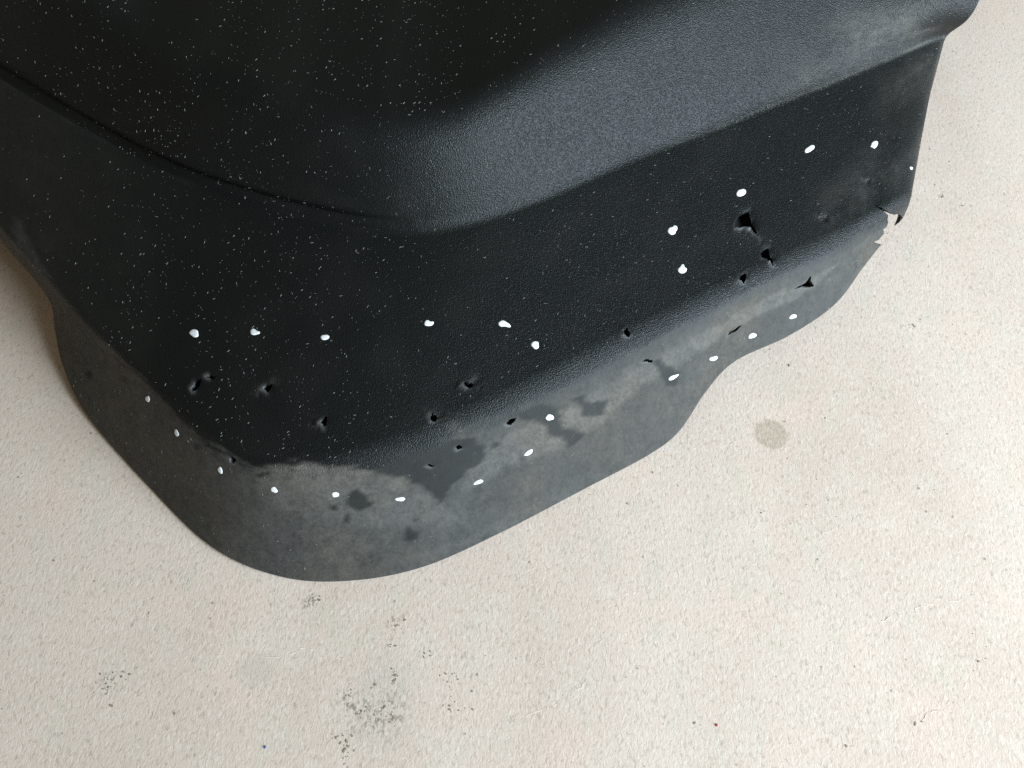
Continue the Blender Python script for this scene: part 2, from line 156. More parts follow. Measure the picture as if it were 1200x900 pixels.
SCUFFS = [((-0.22, -0.1895), 0.00495, 16), ((-0.2119, -0.1841), 0.0027500000000000003, 5), ((-0.1144, -0.144), 0.0044, 10), ((-0.0651, -0.1571), 0.00385, 9), ((-0.0672, -0.1689), 0.0022, 4), ((-0.0652, -0.1836), 0.0027500000000000003, 8), ((-0.0649, -0.1886), 0.0022, 4), ((-0.0827, -0.2031), 0.0066, 7), ((-0.0655, -0.2053), 0.0066, 10), ((-0.0715, -0.1997), 0.0143, 8), ((-0.088, -0.1953), 0.0044, 8), ((-0.0896, -0.2168), 0.006050000000000001, 16), ((-0.0874, -0.2252), 0.0055000000000000005, 10), ((-0.0327, -0.1886), 0.0077, 12), ((0.3234, 0.1633), 0.0027500000000000003, 9), ((0.337, 0.154), 0.0022, 4), ((0.2745, 0.0459), 0.0022, 4), ((0.1752, -0.0272), 0.0022, 3), ((0.2755, 0.127), 0.00165, 2), ((-0.2065, -0.1503), 0.0027500000000000003, 3), ((-0.0475, -0.1726), 0.0055000000000000005, 8), ((0.2165, -0.21), 0.0033, 4), ((0.1003, -0.2096), 0.00165, 2), ((0.2653, -0.0916), 0.0022, 3), ((-0.0276, -0.2018), 0.011000000000000001, 12), ((-0.0074, -0.1365), 0.0027500000000000003, 3), ((0.1497, -0.0894), 0.0033, 3)]
HAIRLINES = [[(0.1101, -0.0478), (0.1291, -0.0466), (0.1488, -0.04), (0.1574, -0.0364)], [(0.213, -0.016), (0.2285, -0.0077), (0.2424, 0.0)], [(0.0, -0.2062), (0.0184, -0.201), (0.0301, -0.1953), (0.0469, -0.1841)], [(0.0488, -0.145), (0.0637, -0.1415), (0.0788, -0.1365)], [(0.1804, -0.1056), (0.1941, -0.1003), (0.2137, -0.0922)], [(0.2091, -0.2126), (0.2243, -0.2062), (0.2455, -0.1953)], [(-0.1894, -0.1749), (-0.1278, -0.1749), (-0.1049, -0.168)], [(0.1975, -0.1585), (0.2227, -0.1537), (0.2445, -0.144), (0.2647, -0.1415)], [(0.1133, -0.1365), (0.1294, -0.1265), (0.1505, -0.1187)], [(0.3226, 0.0724), (0.3382, 0.0746)], [(0.0203, -0.1056), (0.0462, -0.096), (0.0723, -0.0894)]]

# ---- the moulded skin: a profile (top, shoulder, flare, crease, edge, hem) swept round the corner
def spline(keys, n):
    """Catmull-Rom through keys (K,3), n samples, evenly spread over the key index."""
    keys = np.asarray(keys, float)
    K = len(keys)
    ext = np.vstack([2 * keys[0] - keys[1], keys, 2 * keys[-1] - keys[-2]])
    s = np.linspace(0, K - 1, n)
    i = np.minimum(s.astype(int), K - 2)
    t = (s - i)[:, None]
    p0, p1, p2, p3 = ext[i], ext[i + 1], ext[i + 2], ext[i + 3]
    return 0.5 * (2 * p1 + (p2 - p0) * t + (2 * p0 - 5 * p1 + 4 * p2 - p3) * t**2 + (3 * p1 - p0 - 3 * p2 + p3) * t**3)

def smooth_u(a, k):
    pad = np.concatenate([np.repeat(a[:1], k, 0), a, np.repeat(a[-1:], k, 0)])
    c = np.cumsum(np.concatenate([np.zeros_like(pad[:1]), pad]), 0)
    return (c[2 * k + 1:] - c[:-2 * k - 1]) / (2 * k + 1)

SEG = [18, 40, 12, 40, 36, 36, 130, 54, 110]   # T-M, round M, M-N, round N, N-A, round A, A-B, round B, B-C
def skin(ROWS, NU):
    """ROWS: dict of station tables in metres. Returns grid (NV,NU,3) and the row numbers of the part limits."""
    T, M, N, A, B, C = [spline(ROWS[k], NU) for k in 'TMNABC']
    for Q in (T, M, N, A):                                     # iron out small waves between stations
        w = np.clip((np.linspace(0, 1, NU) - .80) / .08, 0, 1)[:, None]
        Q[:] = Q * w + smooth_u(smooth_u(Q, 16), 16) * (1 - w)
    def lerp(a, b, t): return a + (b - a) * t
    def nrm(v): return v / np.linalg.norm(v, axis=-1, keepdims=True)
    P = [T, M, N, A, B, C]
    ln = [np.linalg.norm(P[i + 1] - P[i], axis=1)[:, None] for i in range(5)]
    dr = [(P[i + 1] - P[i]) / ln[i] for i in range(5)]
    us = np.linspace(0, 1, NU)[:, None]
    rB = np.interp(us, [0, .2, .42, .55, 1], [.005, .006, .009, .0115, .0105])
    rA = np.interp(us, [0, .45, .6, 1], [.006, .006, .005, .006])
    fil = [None, np.minimum(.024, .45 * np.minimum(ln[0], ln[1])), .45 * np.minimum(ln[1], ln[2]), np.minimum(rA, .4 * ln[2]),
           np.minimum(rB, .45 * ln[4]), None]
    rows = []
    def straight(a, b, n, bulge=None):
        for k in range(n):
            t = k / n
            p = lerp(a, b, t)
            if bulge is not None: p = p + bulge * (4 * t * (1 - t))
            rows.append(p)
    def corner(p, q, r, n):
        for k in range(n):
            t = k / n
            rows.append((1 - t)**2 * p + 2 * t * (1 - t) * q + t * t * r)
    start = P[0]
    mark = {}
    for i in range(1, 5):
        e = P[i] - dr[i - 1] * fil[i]
        bulge = None
        if i == 4: bulge = np.array([0, 0, -1.0]) * .0010     # the ledge is very slightly hollow
        straight(start, e, SEG[2 * i - 2], bulge)
        nx = P[i] + dr[i] * fil[i]
        if i == 3: mark['A'] = len(rows) + SEG[5] // 2
        if i == 4: mark['B'] = len(rows) + SEG[7] // 2
        corner(e, P[i], nx, SEG[2 * i - 1])
        start = nx
    straight(start, P[5], SEG[8] , None)
    rows.append(P[5])
    G = np.array(rows)
    return G, mark


# ------------------------------------------------------------------ helpers
def mat(name):
    m = bpy.data.materials.new(name); m.use_nodes = True
    nt = m.node_tree
    return m, nt, nt.nodes['Principled BSDF']

class NB:
    """short-hand for building node graphs"""
    def __init__(s, nt): s.nt = nt
    def n(s, kind, **kw):
        nd = s.nt.nodes.new(kind)
        for k, v in kw.items(): setattr(nd, k, v)
        return nd
    def put(s, sock, v):
        if hasattr(v, 'is_output'): s.nt.links.new(v, sock)
        else: sock.default_value = v
    def math(s, op, a, b=0.0, c=0.0, clamp=False):
        nd = s.n('ShaderNodeMath', operation=op); nd.use_clamp = clamp
        s.put(nd.inputs[0], a); s.put(nd.inputs[1], b); s.put(nd.inputs[2], c)
        return nd.outputs[0]
    def ramp(s, v, a, b, lo=0.0, hi=1.0):
        nd = s.n('ShaderNodeMapRange', interpolation_type='SMOOTHSTEP')
        s.put(nd.inputs[0], v); nd.inputs[1].default_value = a; nd.inputs[2].default_value = b
        nd.inputs[3].default_value = lo; nd.inputs[4].default_value = hi
        return nd.outputs[0]
    def mix(s, f, a, b, blend='MIX'):
        nd = s.n('ShaderNodeMix', data_type='RGBA', blend_type=blend)
        s.put(nd.inputs[0], f); s.put(nd.inputs[6], a); s.put(nd.inputs[7], b)
        return nd.outputs[2]
    def coords(s, scale=(1, 1, 1), rot=(0, 0, 0)):
        tc = s.n('ShaderNodeTexCoord'); mp = s.n('ShaderNodeMapping')
        mp.inputs['Scale'].default_value = scale; mp.inputs['Rotation'].default_value = rot
        s.nt.links.new(tc.outputs['Object'], mp.inputs['Vector'])
        return mp.outputs[0]
    def noise(s, vec, scale, detail=2.0, rough=0.5, dist=0.0):
        nd = s.n('ShaderNodeTexNoise')
        s.nt.links.new(vec, nd.inputs['Vector'])
        nd.inputs['Scale'].default_value = scale; nd.inputs['Detail'].default_value = detail
        nd.inputs['Roughness'].default_value = rough; nd.inputs['Distortion'].default_value = dist
        return nd.outputs[0]
    def voro(s, vec, scale, feature='F1', out='Distance'):
        nd = s.n('ShaderNodeTexVoronoi', feature=feature)
        s.nt.links.new(vec, nd.inputs['Vector']); nd.inputs['Scale'].default_value = scale
        return nd.outputs[out]
    def bump(s, h, strength, dist, normal=None):
        nd = s.n('ShaderNodeBump'); nd.inputs['Strength'].default_value = strength
        nd.inputs['Distance'].default_value = dist
        s.nt.links.new(h, nd.inputs['Height'])
        if normal is not None: s.nt.links.new(normal, nd.inputs['Normal'])
        return nd.outputs[0]
    def attr(s, name):
        nd = s.n('ShaderNodeAttribute', attribute_name=name); return nd.outputs['Fac']

def link(name, me, material, parent=None):
    o = bpy.data.objects.new(name, me); COL.objects.link(o)
    if material: me.materials.append(material)
    if parent is not None:
        o.parent = parent
    return o

def tag(o, label=None, cat=None, group=None, kind=None):
    if label: o['label'] = label
    if cat: o['category'] = cat
    if group: o['group'] = group
    if kind: o['kind'] = kind
    return o

# ------------------------------------------------------------------ materials
def concrete():
    m, nt, b = mat('pale_concrete'); k = NB(nt)
    P = k.coords()
    S = k.coords((1.0, 0.60, 1.0), (0, 0, R(8)))
    big = k.noise(k.coords((1, .6, 1), (0, 0, R(-30))), 6.0, 5.0, .62, .6)
    mid = k.noise(P, 38.0, 3.0, .6)
    fine = k.noise(S, 500.0, 3.0, .68, .7)
    grain = k.noise(S, 900.0, 2.0, .6)
    tint = k.noise(P, 17.0, 3.0, .5)
    col = k.mix(k.ramp(big, .35, .65), (.640, .507, .410, 1), (.710, .573, .470, 1))
    col = k.mix(k.math('MULTIPLY', k.ramp(tint, .50, .70), .42), col, (.738, .565, .452, 1))
    tint2 = k.noise(S, 60.0, 3.0, .6)
    col = k.mix(k.math('MULTIPLY', k.ramp(tint2, .52, .68), .6), col, (.640, .552, .440, 1))
    col = k.mix(k.math('MULTIPLY', k.ramp(mid, .5, .75), .35), col, (.75, .64, .525, 1))
    col = k.mix(k.math('MULTIPLY', k.ramp(fine, .52, .68), .42), col, (.80, .71, .61, 1))
    col = k.mix(k.math('MULTIPLY', k.ramp(fine, .47, .30), .62), col, (.42, .345, .27, 1))
    # scattered dark mineral specks and pits
    sp = k.voro(S, 210.0); pick = k.noise(P, 95.0, 1.0, .5)
    spm = k.math('MULTIPLY', k.ramp(sp, .24, .09), k.ramp(pick, .55, .66))
    col = k.mix(k.math('MULTIPLY', spm, .32), col, (.16, .14, .12, 1))
    sp2 = k.voro(P, 90.0); pick2 = k.noise(P, 31.0, 1.0, .5)
    col = k.mix(k.math('MULTIPLY', k.math('MULTIPLY', k.ramp(sp2, .10, .05), k.ramp(pick2, .55, .62)), .6), col, (.12, .10, .09, 1))
    # stains with a shape of their own: a dried round drop and three smudges
    w = k.noise(P, 120.0, 2.0, .5)
    def disc(xy, r0, r1, wob):
        sub = k.n('ShaderNodeVectorMath', operation='DISTANCE')
        tc = k.n('ShaderNodeTexCoord'); nt.links.new(tc.outputs['Object'], sub.inputs[0])
        sub.inputs[1].default_value = (xy[0], xy[1], 0)
        d = k.math('ADD', sub.outputs['Value'], k.math('MULTIPLY', k.math('SUBTRACT', w, .5), wob))
        return k.ramp(d, r1, r0), d
    dd, dist = disc(FLOOR_SPOTS['damp_disc'],   .0085, .0116, .0034)
    col = k.mix(k.math('MULTIPLY', dd, k.ramp(fine, .30, .62, 1.0, .50)), col, (.44, .35, .255, 1))
    ring = k.math('MULTIPLY', k.ramp(dist, .0070, .0100), dd)
    col = k.mix(k.math('MULTIPLY', ring, .18), col, (.30, .25, .19, 1))
    for nm, r0, r1, s_, c_ in (('smudge', .004, .016, .35, (.49, .43, .355, 1)), ('grit_cluster', .006, .030, .20, (.48, .44, .36, 1)),
                               ('scuff_c', .002, .022, .25, (.52, .47, .39, 1))):
        ds, _ = disc(FLOOR_SPOTS[nm], r0, r1, .012)
        col = k.mix(k.math('MULTIPLY', ds, s_), col, c_)
    fr = k.noise(S, 430.0, 3.0, .7)
    for nm, r0, r1, th in (('grit_cluster', .004, .022, .52), ('grit_cluster_b', .001, .012, .54), ('scuff_a', .001, .010, .55), ('scuff_b', .001, .007, .5), ('scuff_d', .001, .007, .52)):
        ds, _ = disc(FLOOR_SPOTS[nm], r0, r1, .016)
        col = k.mix(k.math('MULTIPLY', k.math('MULTIPLY', ds, k.ramp(fr, th - .02, th + .07)), .70), col, (.21, .175, .135, 1))
    nt.links.new(col, b.inputs['Base Color'])
    b.inputs['Roughness'].default_value = .85
    b.inputs['Specular IOR Level'].default_value = .25
    n1 = k.bump(fine, .27, .0009)
    n2 = k.bump(grain, .22, .0004, n1)
    nt.links.new(n2, b.inputs['Normal'])
    return m

def plastic():
    m, nt, b = mat('black_grained_plastic'); k = NB(nt)
    P = k.coords()
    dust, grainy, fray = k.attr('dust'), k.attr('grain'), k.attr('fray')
    n1 = k.noise(P, 70.0, 4.0, .72, .4)
    n2 = k.noise(P, 460.0, 3.0, .8)
    n3 = k.noise(k.coords((1, .35, 1), (0, 0, R(35))), 160.0, 3.0, .6)
    # film of dust: the attribute is how much has settled, the noise breaks it up
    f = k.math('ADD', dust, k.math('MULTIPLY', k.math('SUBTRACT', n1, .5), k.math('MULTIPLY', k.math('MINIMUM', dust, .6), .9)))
    n4 = k.noise(P, 190.0, 4.0, .75, .3)
    f = k.math('ADD', f, k.math('MULTIPLY', k.math('SUBTRACT', k.ramp(n2, .36, .64), .5), k.math('MULTIPLY', dust, .34)))
    f = k.math('ADD', f, k.math('MULTIPLY', k.math('SUBTRACT', k.ramp(n4, .38, .62), .5), k.math('MULTIPLY', dust, .20)))
    f = k.math('ADD', f, k.math('MULTIPLY', k.math('SUBTRACT', n3, .5), k.math('MULTIPLY', dust, .8)), clamp=True)
    warm = k.noise(P, 24.0, 3.0, .5)
    dcol = k.mix(k.ramp(warm, .35, .65), (.160, .151, .136, 1), (.188, .167, .138, 1))
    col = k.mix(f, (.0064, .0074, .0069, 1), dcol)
    # tiny pale flecks of settled dust, too small to stand as pieces
    fl = k.voro(P, 300.0); pk = k.noise(P, 210.0, 1.0, .5); patch = k.noise(P, 16.0, 2.0, .5)
    fm = k.math('MULTIPLY', k.math('MULTIPLY', k.ramp(fl, .17, .06), k.ramp(pk, .60, .66)), k.ramp(patch, .42, .60))
    col = k.mix(k.math('MULTIPLY', fm, .30), col, (.33, .32, .30, 1))
    col = k.mix(fray, col, (.13, .13, .125, 1))
    nt.links.new(col, b.inputs['Base Color'])
    rough = k.math('ADD', k.math('MULTIPLY', f, .25), k.math('ADD', k.math('MULTIPLY', k.math('SUBTRACT', 1.0, grainy), .30), k.math('ADD', .37, k.math('MULTIPLY', n2, .08))))
    nt.links.new(rough, b.inputs['Roughness'])
    b.inputs['IOR'].default_value = 1.48
    b.inputs['Specular IOR Level'].default_value = .24
    # moulded leather grain
    v1 = k.voro(P, 1250.0, 'F1'); v2 = k.noise(P, 1700.0, 1.0, .55)
    h = k.math('ADD', k.math('MULTIPLY', v1, 1.0), k.math('MULTIPLY', v2, .8))
    h = k.math('MULTIPLY', h, grainy)
    nb = k.bump(h, .65, .0004)
    nt.links.new(nb, b.inputs['Normal'])
    return m

def simple(name, col, rough=.6, var=.0, scale=300.0, spec=.5):
    m, nt, b = mat(name); k = NB(nt)
    P = k.coords(); nz = k.noise(P, scale, 3.0, .6)
    dark = tuple(c * (1 - var) for c in col) + (1,)
    c = k.mix(nz, dark, tuple(min(1, c * (1 + var)) for c in col) + (1,))
    nt.links.new(c, b.inputs['Base Color'])
    b.inputs['Roughness'].default_value = rough
    b.inputs['Specular IOR Level'].default_value = spec
    nt.links.new(k.bump(nz, .2, .0004), b.inputs['Normal'])
    return m

M_FLOOR = concrete()
M_PLASTIC = plastic()
M_PAINT = simple('white_paint_pen', (.80, .80, .79), .45, .05, 700)
M_BACKING = simple('black_tear_backing', (.02, .02, .02), .95, .3, 400, .1)  # for the strip added behind the skin so the tears stay black
M_DUST = simple('pale_lint', (.225, .222, .205), .9, .3, 90, .1)
M_GRIT = simple('dark_grit', (.29, .24, .185), .9, .5, 120, .2)
M_RIDGE = simple('pale_concrete_ridge', (.72, .64, .545), .9, .1, 300, .2)
M_BLUE = simple('blue_chip', (.03, .16, .42), .5, .1)
M_RED = simple('red_chip', (.55, .06, .08), .5, .1)

# ------------------------------------------------------------------ floor
def build_floor():
    n = 24; L = 2.2
    xs = np.linspace(-L, L, n)
    co = [(x, y, 0.0) for y in xs for x in xs]
    fa = [(j * n + i, j * n + i + 1, (j + 1) * n + i + 1, (j + 1) * n + i) for j in range(n - 1) for i in range(n - 1)]
    me = bpy.data.meshes.new('floor'); me.from_pydata(co, [], fa); me.update()
    o = link('floor', me, M_FLOOR)
    tag(o, 'pale beige rough concrete floor with specks and stains', kind='structure')
    return o
FLOOR = build_floor()

def build_ridges():
    rnd = random.Random(3)
    for line in HAIRLINES:
        pts = []
        for a, c in zip(line[:-1], line[1:]):
            for t in np.linspace(0, 1, 14, endpoint=False):
                pts.append(np.array(a) * (1 - t) + np.array(c) * t)
        pts.append(np.array(line[-1])); w = np.zeros(2); q = []
        for p in pts:
            w = w * .8 + np.array([rnd.gauss(0, .0007), rnd.gauss(0, .0007)]); q.append(p + w)
        V, Fc = [], []
        for i, p in enumerate(q):
            d = q[min(i + 1, len(q) - 1)] - q[max(i - 1, 0)]; d = d / (np.linalg.norm(d) + 1e-9)
            nx = np.array([-d[1], d[0]])
            taper = min(1, i / 6, (len(q) - 1 - i) / 6)
            hw = .00034 * taper * rnd.uniform(.0, 1.3) + .00002
            for s, z in ((-1, -.0002), (0, .00022 * taper * rnd.uniform(-.5, 1.1)), (1, -.0002)):
                V.append((p[0] + nx[0] * hw * s, p[1] + nx[1] * hw * s, z))
            if i:
                b0, b1 = 3 * (i - 1), 3 * i
                Fc += [(b0, b0 + 1, b1 + 1, b1), (b0 + 1, b0 + 2, b1 + 2, b1 + 1)]
        me = bpy.data.meshes.new('hairline_ridge'); me.from_pydata(V, [], Fc); me.update()
        link('hairline_ridge', me, M_RIDGE, FLOOR)
build_ridges()

# ------------------------------------------------------------------ bumper corner
NU = 760
G, MARK = skin(ROWS, NU)
NV = G.shape[0]
UU, VV = np.meshgrid(np.arange(NU, dtype=float), np.arange(NV, dtype=float))

def grid_normals(g):
    du = np.gradient(g, axis=1); dv = np.gradient(g, axis=0)
    n = np.cross(dv, du)
    return n / (np.linalg.norm(n, axis=2, keepdims=True) + 1e-12)
NRM = grid_normals(G)
if NRM[MARK['A'] + 60, NU // 2, 2] < 0: NRM = -NRM; FLIP = True
else: FLIP = False

def at(grid, u, v):
    fi = min(max(u * (NU - 1), 0), NU - 1.001); fj = min(max(v * (NV - 1), 0), NV - 1.001)
    i, j = int(fi), int(fj); a, c = fi - i, fj - j
    return (1 - a) * (1 - c) * grid[j, i] + a * (1 - c) * grid[j, i + 1] + (1 - a) * c * grid[j + 1, i] + a * c * grid[j + 1, i + 1]

def inside(poly, x, y):
    r = np.zeros(x.shape, bool); n = len(poly)
    for k in range(n):
        x0, y0 = poly[k]; x1, y1 = poly[(k + 1) % n]
        c = ((y0 > y) != (y1 > y)) & (x < (x1 - x0) * (y - y0) / (y1 - y0 + 1e-12) + x0)
        r ^= c
    return r

def nearest(poly, x, y):
    best = np.full(x.shape, 1e9); bx = x.copy(); by = y.copy(); n = len(poly)
    for k in range(n):
        x0, y0 = poly[k]; x1, y1 = poly[(k + 1) % n]
        dx, dy = x1 - x0, y1 - y0
        t = np.clip(((x - x0) * dx + (y - y0) * dy) / (dx * dx + dy * dy + 1e-12), 0, 1)
        px, py = x0 + t * dx, y0 + t * dy
        d = np.hypot(px - x, py - y)
        m = d < best
        best[m] = d[m]; bx[m] = px[m]; by[m] = py[m]
    return best, bx, by

def gridpoly(poly): return [(u * (NU - 1), v * (NV - 1)) for u, v in poly]

def ragged(poly, seed, amp=.35):
    rnd = random.Random(seed); o = []
    n = len(poly)
    for k in range(n):
        a, b_ = poly[k], poly[(k + 1) % n]
        L = math.hypot(b_[0] - a[0], b_[1] - a[1]); m = max(1, int(L / 2.2))
        for q in range(m):
            t = q / m; j = amp if q else 0
            o.append((a[0] + (b_[0] - a[0]) * t + rnd.uniform(-j, j), a[1] + (b_[1] - a[1]) * t + rnd.uniform(-j, j)))
    return o

# wear maps
def blur(a, k):
    a = smooth_u(a, k); return smooth_u(a.T, k).T
A_ROW, B_ROW = MARK['A'], MARK['B']
vn = VV / (NV - 1)
un = UU / (NU - 1)
rngd = np.random.default_rng(4)
def wobble():
    a, b_ = blur(rngd.normal(0, 1, UU.shape), 5), blur(rngd.normal(0, 1, UU.shape), 1)
    return 2.6 * a / a.std() + 1.1 * b_ / b_.std()
wobx, woby = wobble(), wobble()
flange = np.clip((VV + woby * np.interp(un, [0, .5, .6, 1], [1.8, 1.8, .6, .4]) - B_ROW - 6) / 24, 0, 1)
dust = flange * np.interp(un, [0, .30, .45, .62, 1], [.38, .37, .29, .29, .30])
film = blur(rngd.normal(0, 1, UU.shape), 9); film = blur(film, 9); film = film / film.std()
film2 = blur(rngd.normal(0, 1, UU.shape), 2); film2 = film2 / film2.std()
for val, poly in DUSTY:
    cv_ = sum(p[1] for p in poly) / len(poly) * (NV - 1)
    if cv_ < B_ROW:      # thin film on the ledge and the upper panel, fading out
        m = blur(blur(inside(gridpoly(poly), UU + wobx, VV + woby).astype(float), 16), 12) * np.clip(.85 + .35 * film + .20 * film2, .05, 2.2)
        dust = dust + val * .24 * m
    else:
        m = blur(inside(gridpoly(poly), UU + wobx, VV + woby).astype(float), 3)
        dust = dust + (np.maximum(dust, val * .62) - dust) * m
for poly in CLEAN:
    m = blur(inside(gridpoly(poly), UU + wobx * .35, VV + woby * .35).astype(float), 1)
    dust = dust * (1 - m) + m * (.20 * dust)
ledge = ((VV > A_ROW - 30) & (VV <= B_ROW + 10)).astype(float)
dust = dust + (.007 * np.clip(film + .4, 0, 2) + np.interp(un, [0, .12, .26, 1], [.07, .05, .0, .0]) * (VV > A_ROW)) * (1 - flange)  # uneven thin film, and the ledge paler towards its left end
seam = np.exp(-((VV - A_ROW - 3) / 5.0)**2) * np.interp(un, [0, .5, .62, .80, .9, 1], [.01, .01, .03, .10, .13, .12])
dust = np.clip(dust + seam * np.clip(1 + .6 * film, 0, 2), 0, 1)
dust = np.clip(dust + .08 * np.clip((un - .915) / .04, 0, 1) * (VV > A_ROW + 12) * (VV < B_ROW + 20) * np.clip(1 + .3 * film, .4, 1.6), 0, 1)   # paler right end of the ledge
grain = 1 - .80 * blur(flange, 4)
fray = np.zeros_like(dust)

# dents, tears
holes = np.zeros(G.shape[:2], bool)
cell = .0010
OFF = np.zeros(G.shape[:2])
for (u, v), rad, dz in DENTS:
    c = at(G, u, v); d = np.linalg.norm(G - c, axis=2)
    OFF += dz * np.exp(-(d / (rad * .6))**2) * .6
    dust = np.clip(dust + .10 * np.exp(-(d / rad)**2) * np.clip(.4 + film2, 0, 2.5), 0, 1)
OFF -= .0040 * np.exp(-((VV - (A_ROW - 14)) / 15.0)**2) * np.interp(un, [0, .33, .43, 1], [1, .95, 0, 0])   # moulded groove above the ledge
face_kill = np.zeros((NV - 1, NU - 1), bool)
for ti, (nm, lift, poly) in enumerate(TEARS):
    gp = ragged(gridpoly(poly), ti)
    xs = [p[0] for p in gp]; ys = [p[1] for p in gp]
    i0, i1 = int(max(min(xs) - 14, 0)), int(min(max(xs) + 14, NU - 1)); j0, j1 = int(max(min(ys) - 14, 0)), int(min(max(ys) + 14, NV - 1))
    sl = (slice(j0, j1 + 1), slice(i0, i1 + 1))
    x, y = UU[sl], VV[sl]
    d, bx, by = nearest(gp, x, y)
    ins = inside(gp, x, y)
    cx, cy = sum(xs) / len(xs), sum(ys) / len(ys)
    ang = ((x - cx) * -.75 + (y - cy) * .45) / (np.hypot(x - cx, y - cy) + 1e-6)     # the torn flap stands up on this side
    dd = np.where(ins, 0, d)
    if nm != 'missing_corner':
        OFF[sl] += lift * np.exp(-dd / 2.0) * np.clip(ang * 1.2, -.9, 1)
        fray[sl] = np.maximum(fray[sl], np.exp(-(dd / 1.3)**2) * np.clip(ang * 1.3 + .1, 0, 1) * .75)
    # pull the grid onto the torn edge, then open the faces inside it
    near = d < .55
    gj, gi = np.where(near)
    for a, c in zip(gj, gi):
        J, I = j0 + a, i0 + c
        if 0 < I < NU - 1 and 0 < J < NV - 1 or nm == 'missing_corner':
            G[J, I] = at(G.copy() if False else G, bx[a, c] / (NU - 1), by[a, c] / (NV - 1)) if False else G[J, I] + (bx[a, c] - I) * (G[J, min(I + 1, NU - 1)] - G[J, max(I - 1, 0)]) * .5 + (by[a, c] - J) * (G[min(J + 1, NV - 1), I] - G[max(J - 1, 0), I]) * .5
    fx = (UU[:-1, :-1] + .5)[j0:j1, i0:i1]; fy = (VV[:-1, :-1] + .5)[j0:j1, i0:i1]
    face_kill[j0:j1, i0:i1] |= inside(gp, fx, fy)
G = G + NRM * OFF[..., None]
N2 = grid_normals(G)
if FLIP: N2 = -N2

THICK = .0026
def build_part(name, r0, r1, parent):
    """rows r0..r1 of the skin as a shell with an inner face; rims only where the moulding really ends or is torn"""
    nr = r1 - r0 + 1
    g = G[r0:r1 + 1].reshape(-1, 3); n = N2[r0:r1 + 1].reshape(-1, 3)
    uu = np.tile(np.linspace(0, 1, NU), nr); vv = np.repeat(np.linspace(r0, r1, nr) / (NV - 1), NU)
    th = THICK * np.interp(uu, [0, .955, .985, 1], [1, 1, .35, .3]) * np.interp(vv, [0, .96, 1], [1, 1, .55])
    inner = g - n * th[:, None]
    keep = ~face_kill[r0:r1]
    J, I = np.where(keep)
    a = J * NU + I; b_ = a + 1; c = a + NU + 1; d = a + NU
    outer_f = np.stack([a, b_, c, d], 1) if not FLIP else np.stack([a, d, c, b_], 1)
    nv0 = nr * NU
    # orientation check against the normal field
    e = np.cross(g[outer_f[0, 1]] - g[outer_f[0, 0]], g[outer_f[0, 2]] - g[outer_f[0, 0]])
    if np.dot(e, n[outer_f[0, 0]]) < 0: outer_f = outer_f[:, ::-1]
    inner_f = outer_f[:, ::-1] + nv0
    # boundary edges of the kept faces, except along a seam with the neighbouring part
    E = np.concatenate([outer_f[:, [0, 1]], outer_f[:, [1, 2]], outer_f[:, [2, 3]], outer_f[:, [3, 0]]])
    key = np.sort(E, 1); code = key[:, 0].astype(np.int64) * nv0 + key[:, 1]
    uq, inv_, cnt = np.unique(code, return_inverse=True, return_counts=True)
    be = E[cnt[inv_] == 1]
    rows = be // NU
    seam_m = ((rows[:, 0] == 0) & (rows[:, 1] == 0) & (r0 > 0)) | ((rows[:, 0] == nr - 1) & (rows[:, 1] == nr - 1) & (r1 < NV - 1))
    be = be[~seam_m]
    p, q = be[:, 0], be[:, 1]
    rim_v = np.concatenate([g[p], g[q], inner[q], inner[p]])
    m = len(be); base = 2 * nv0
    rim_f = np.stack([base + np.arange(m) + m, base + np.arange(m), base + np.arange(m) + 3 * m, base + np.arange(m) + 2 * m], 1)
    V = np.concatenate([g, inner, rim_v]); Fc = np.concatenate([outer_f, inner_f, rim_f])
    rn = np.cross(g[p] - g[q], inner[p] - g[q]); rn = rn / (np.linalg.norm(rn, axis=1, keepdims=True) + 1e-12)
    VN = np.concatenate([n, -n, np.tile(rn, (4, 1))])
    src = np.concatenate([np.arange(nv0), np.arange(nv0), p, q, q, p])
    # drop unused vertices
    used = np.zeros(len(V), bool); used[Fc.ravel()] = True
    remap = np.cumsum(used) - 1
    Fc = remap[Fc]; V = V[used]; VN = VN[used]; src = src[used]
    me = bpy.data.meshes.new(name)
    me.vertices.add(len(V)); me.vertices.foreach_set('co', V.astype(np.float32).ravel())
    me.loops.add(Fc.size); me.loops.foreach_set('vertex_index', Fc.astype(np.int32).ravel())
    me.polygons.add(len(Fc)); me.polygons.foreach_set('loop_start', np.arange(0, Fc.size, 4, dtype=np.int32))
    me.polygons.foreach_set('use_smooth', np.ones(len(Fc), bool))
    me.update(calc_edges=True)
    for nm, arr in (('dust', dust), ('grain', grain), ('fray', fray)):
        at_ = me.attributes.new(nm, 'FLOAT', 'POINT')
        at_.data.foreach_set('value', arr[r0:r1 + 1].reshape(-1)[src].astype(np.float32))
    me.normals_split_custom_set_from_vertices(VN.astype(np.float32))
    return link(name, me, M_PLASTIC, parent)

bumper = bpy.data.objects.new('bumper_corner', None); COL.objects.link(bumper)
bumper.empty_display_size = .05
tag(bumper, 'torn black plastic bumper corner with white paint dots on pale concrete', 'bumper')
upper_panel = build_part('upper_panel', 0, A_ROW, bumper)
ledge_part = build_part('ledge', A_ROW, B_ROW, bumper)
flange_part = build_part('lower_flange', B_ROW, NV - 1, bumper)
tag(upper_panel, 'smooth curved upper panel catching light at the right')
tag(ledge_part, 'black dusty ledge with punctures, tears and white dots')
tag(flange_part, 'greyer dirty lower flange with dark clean patches')

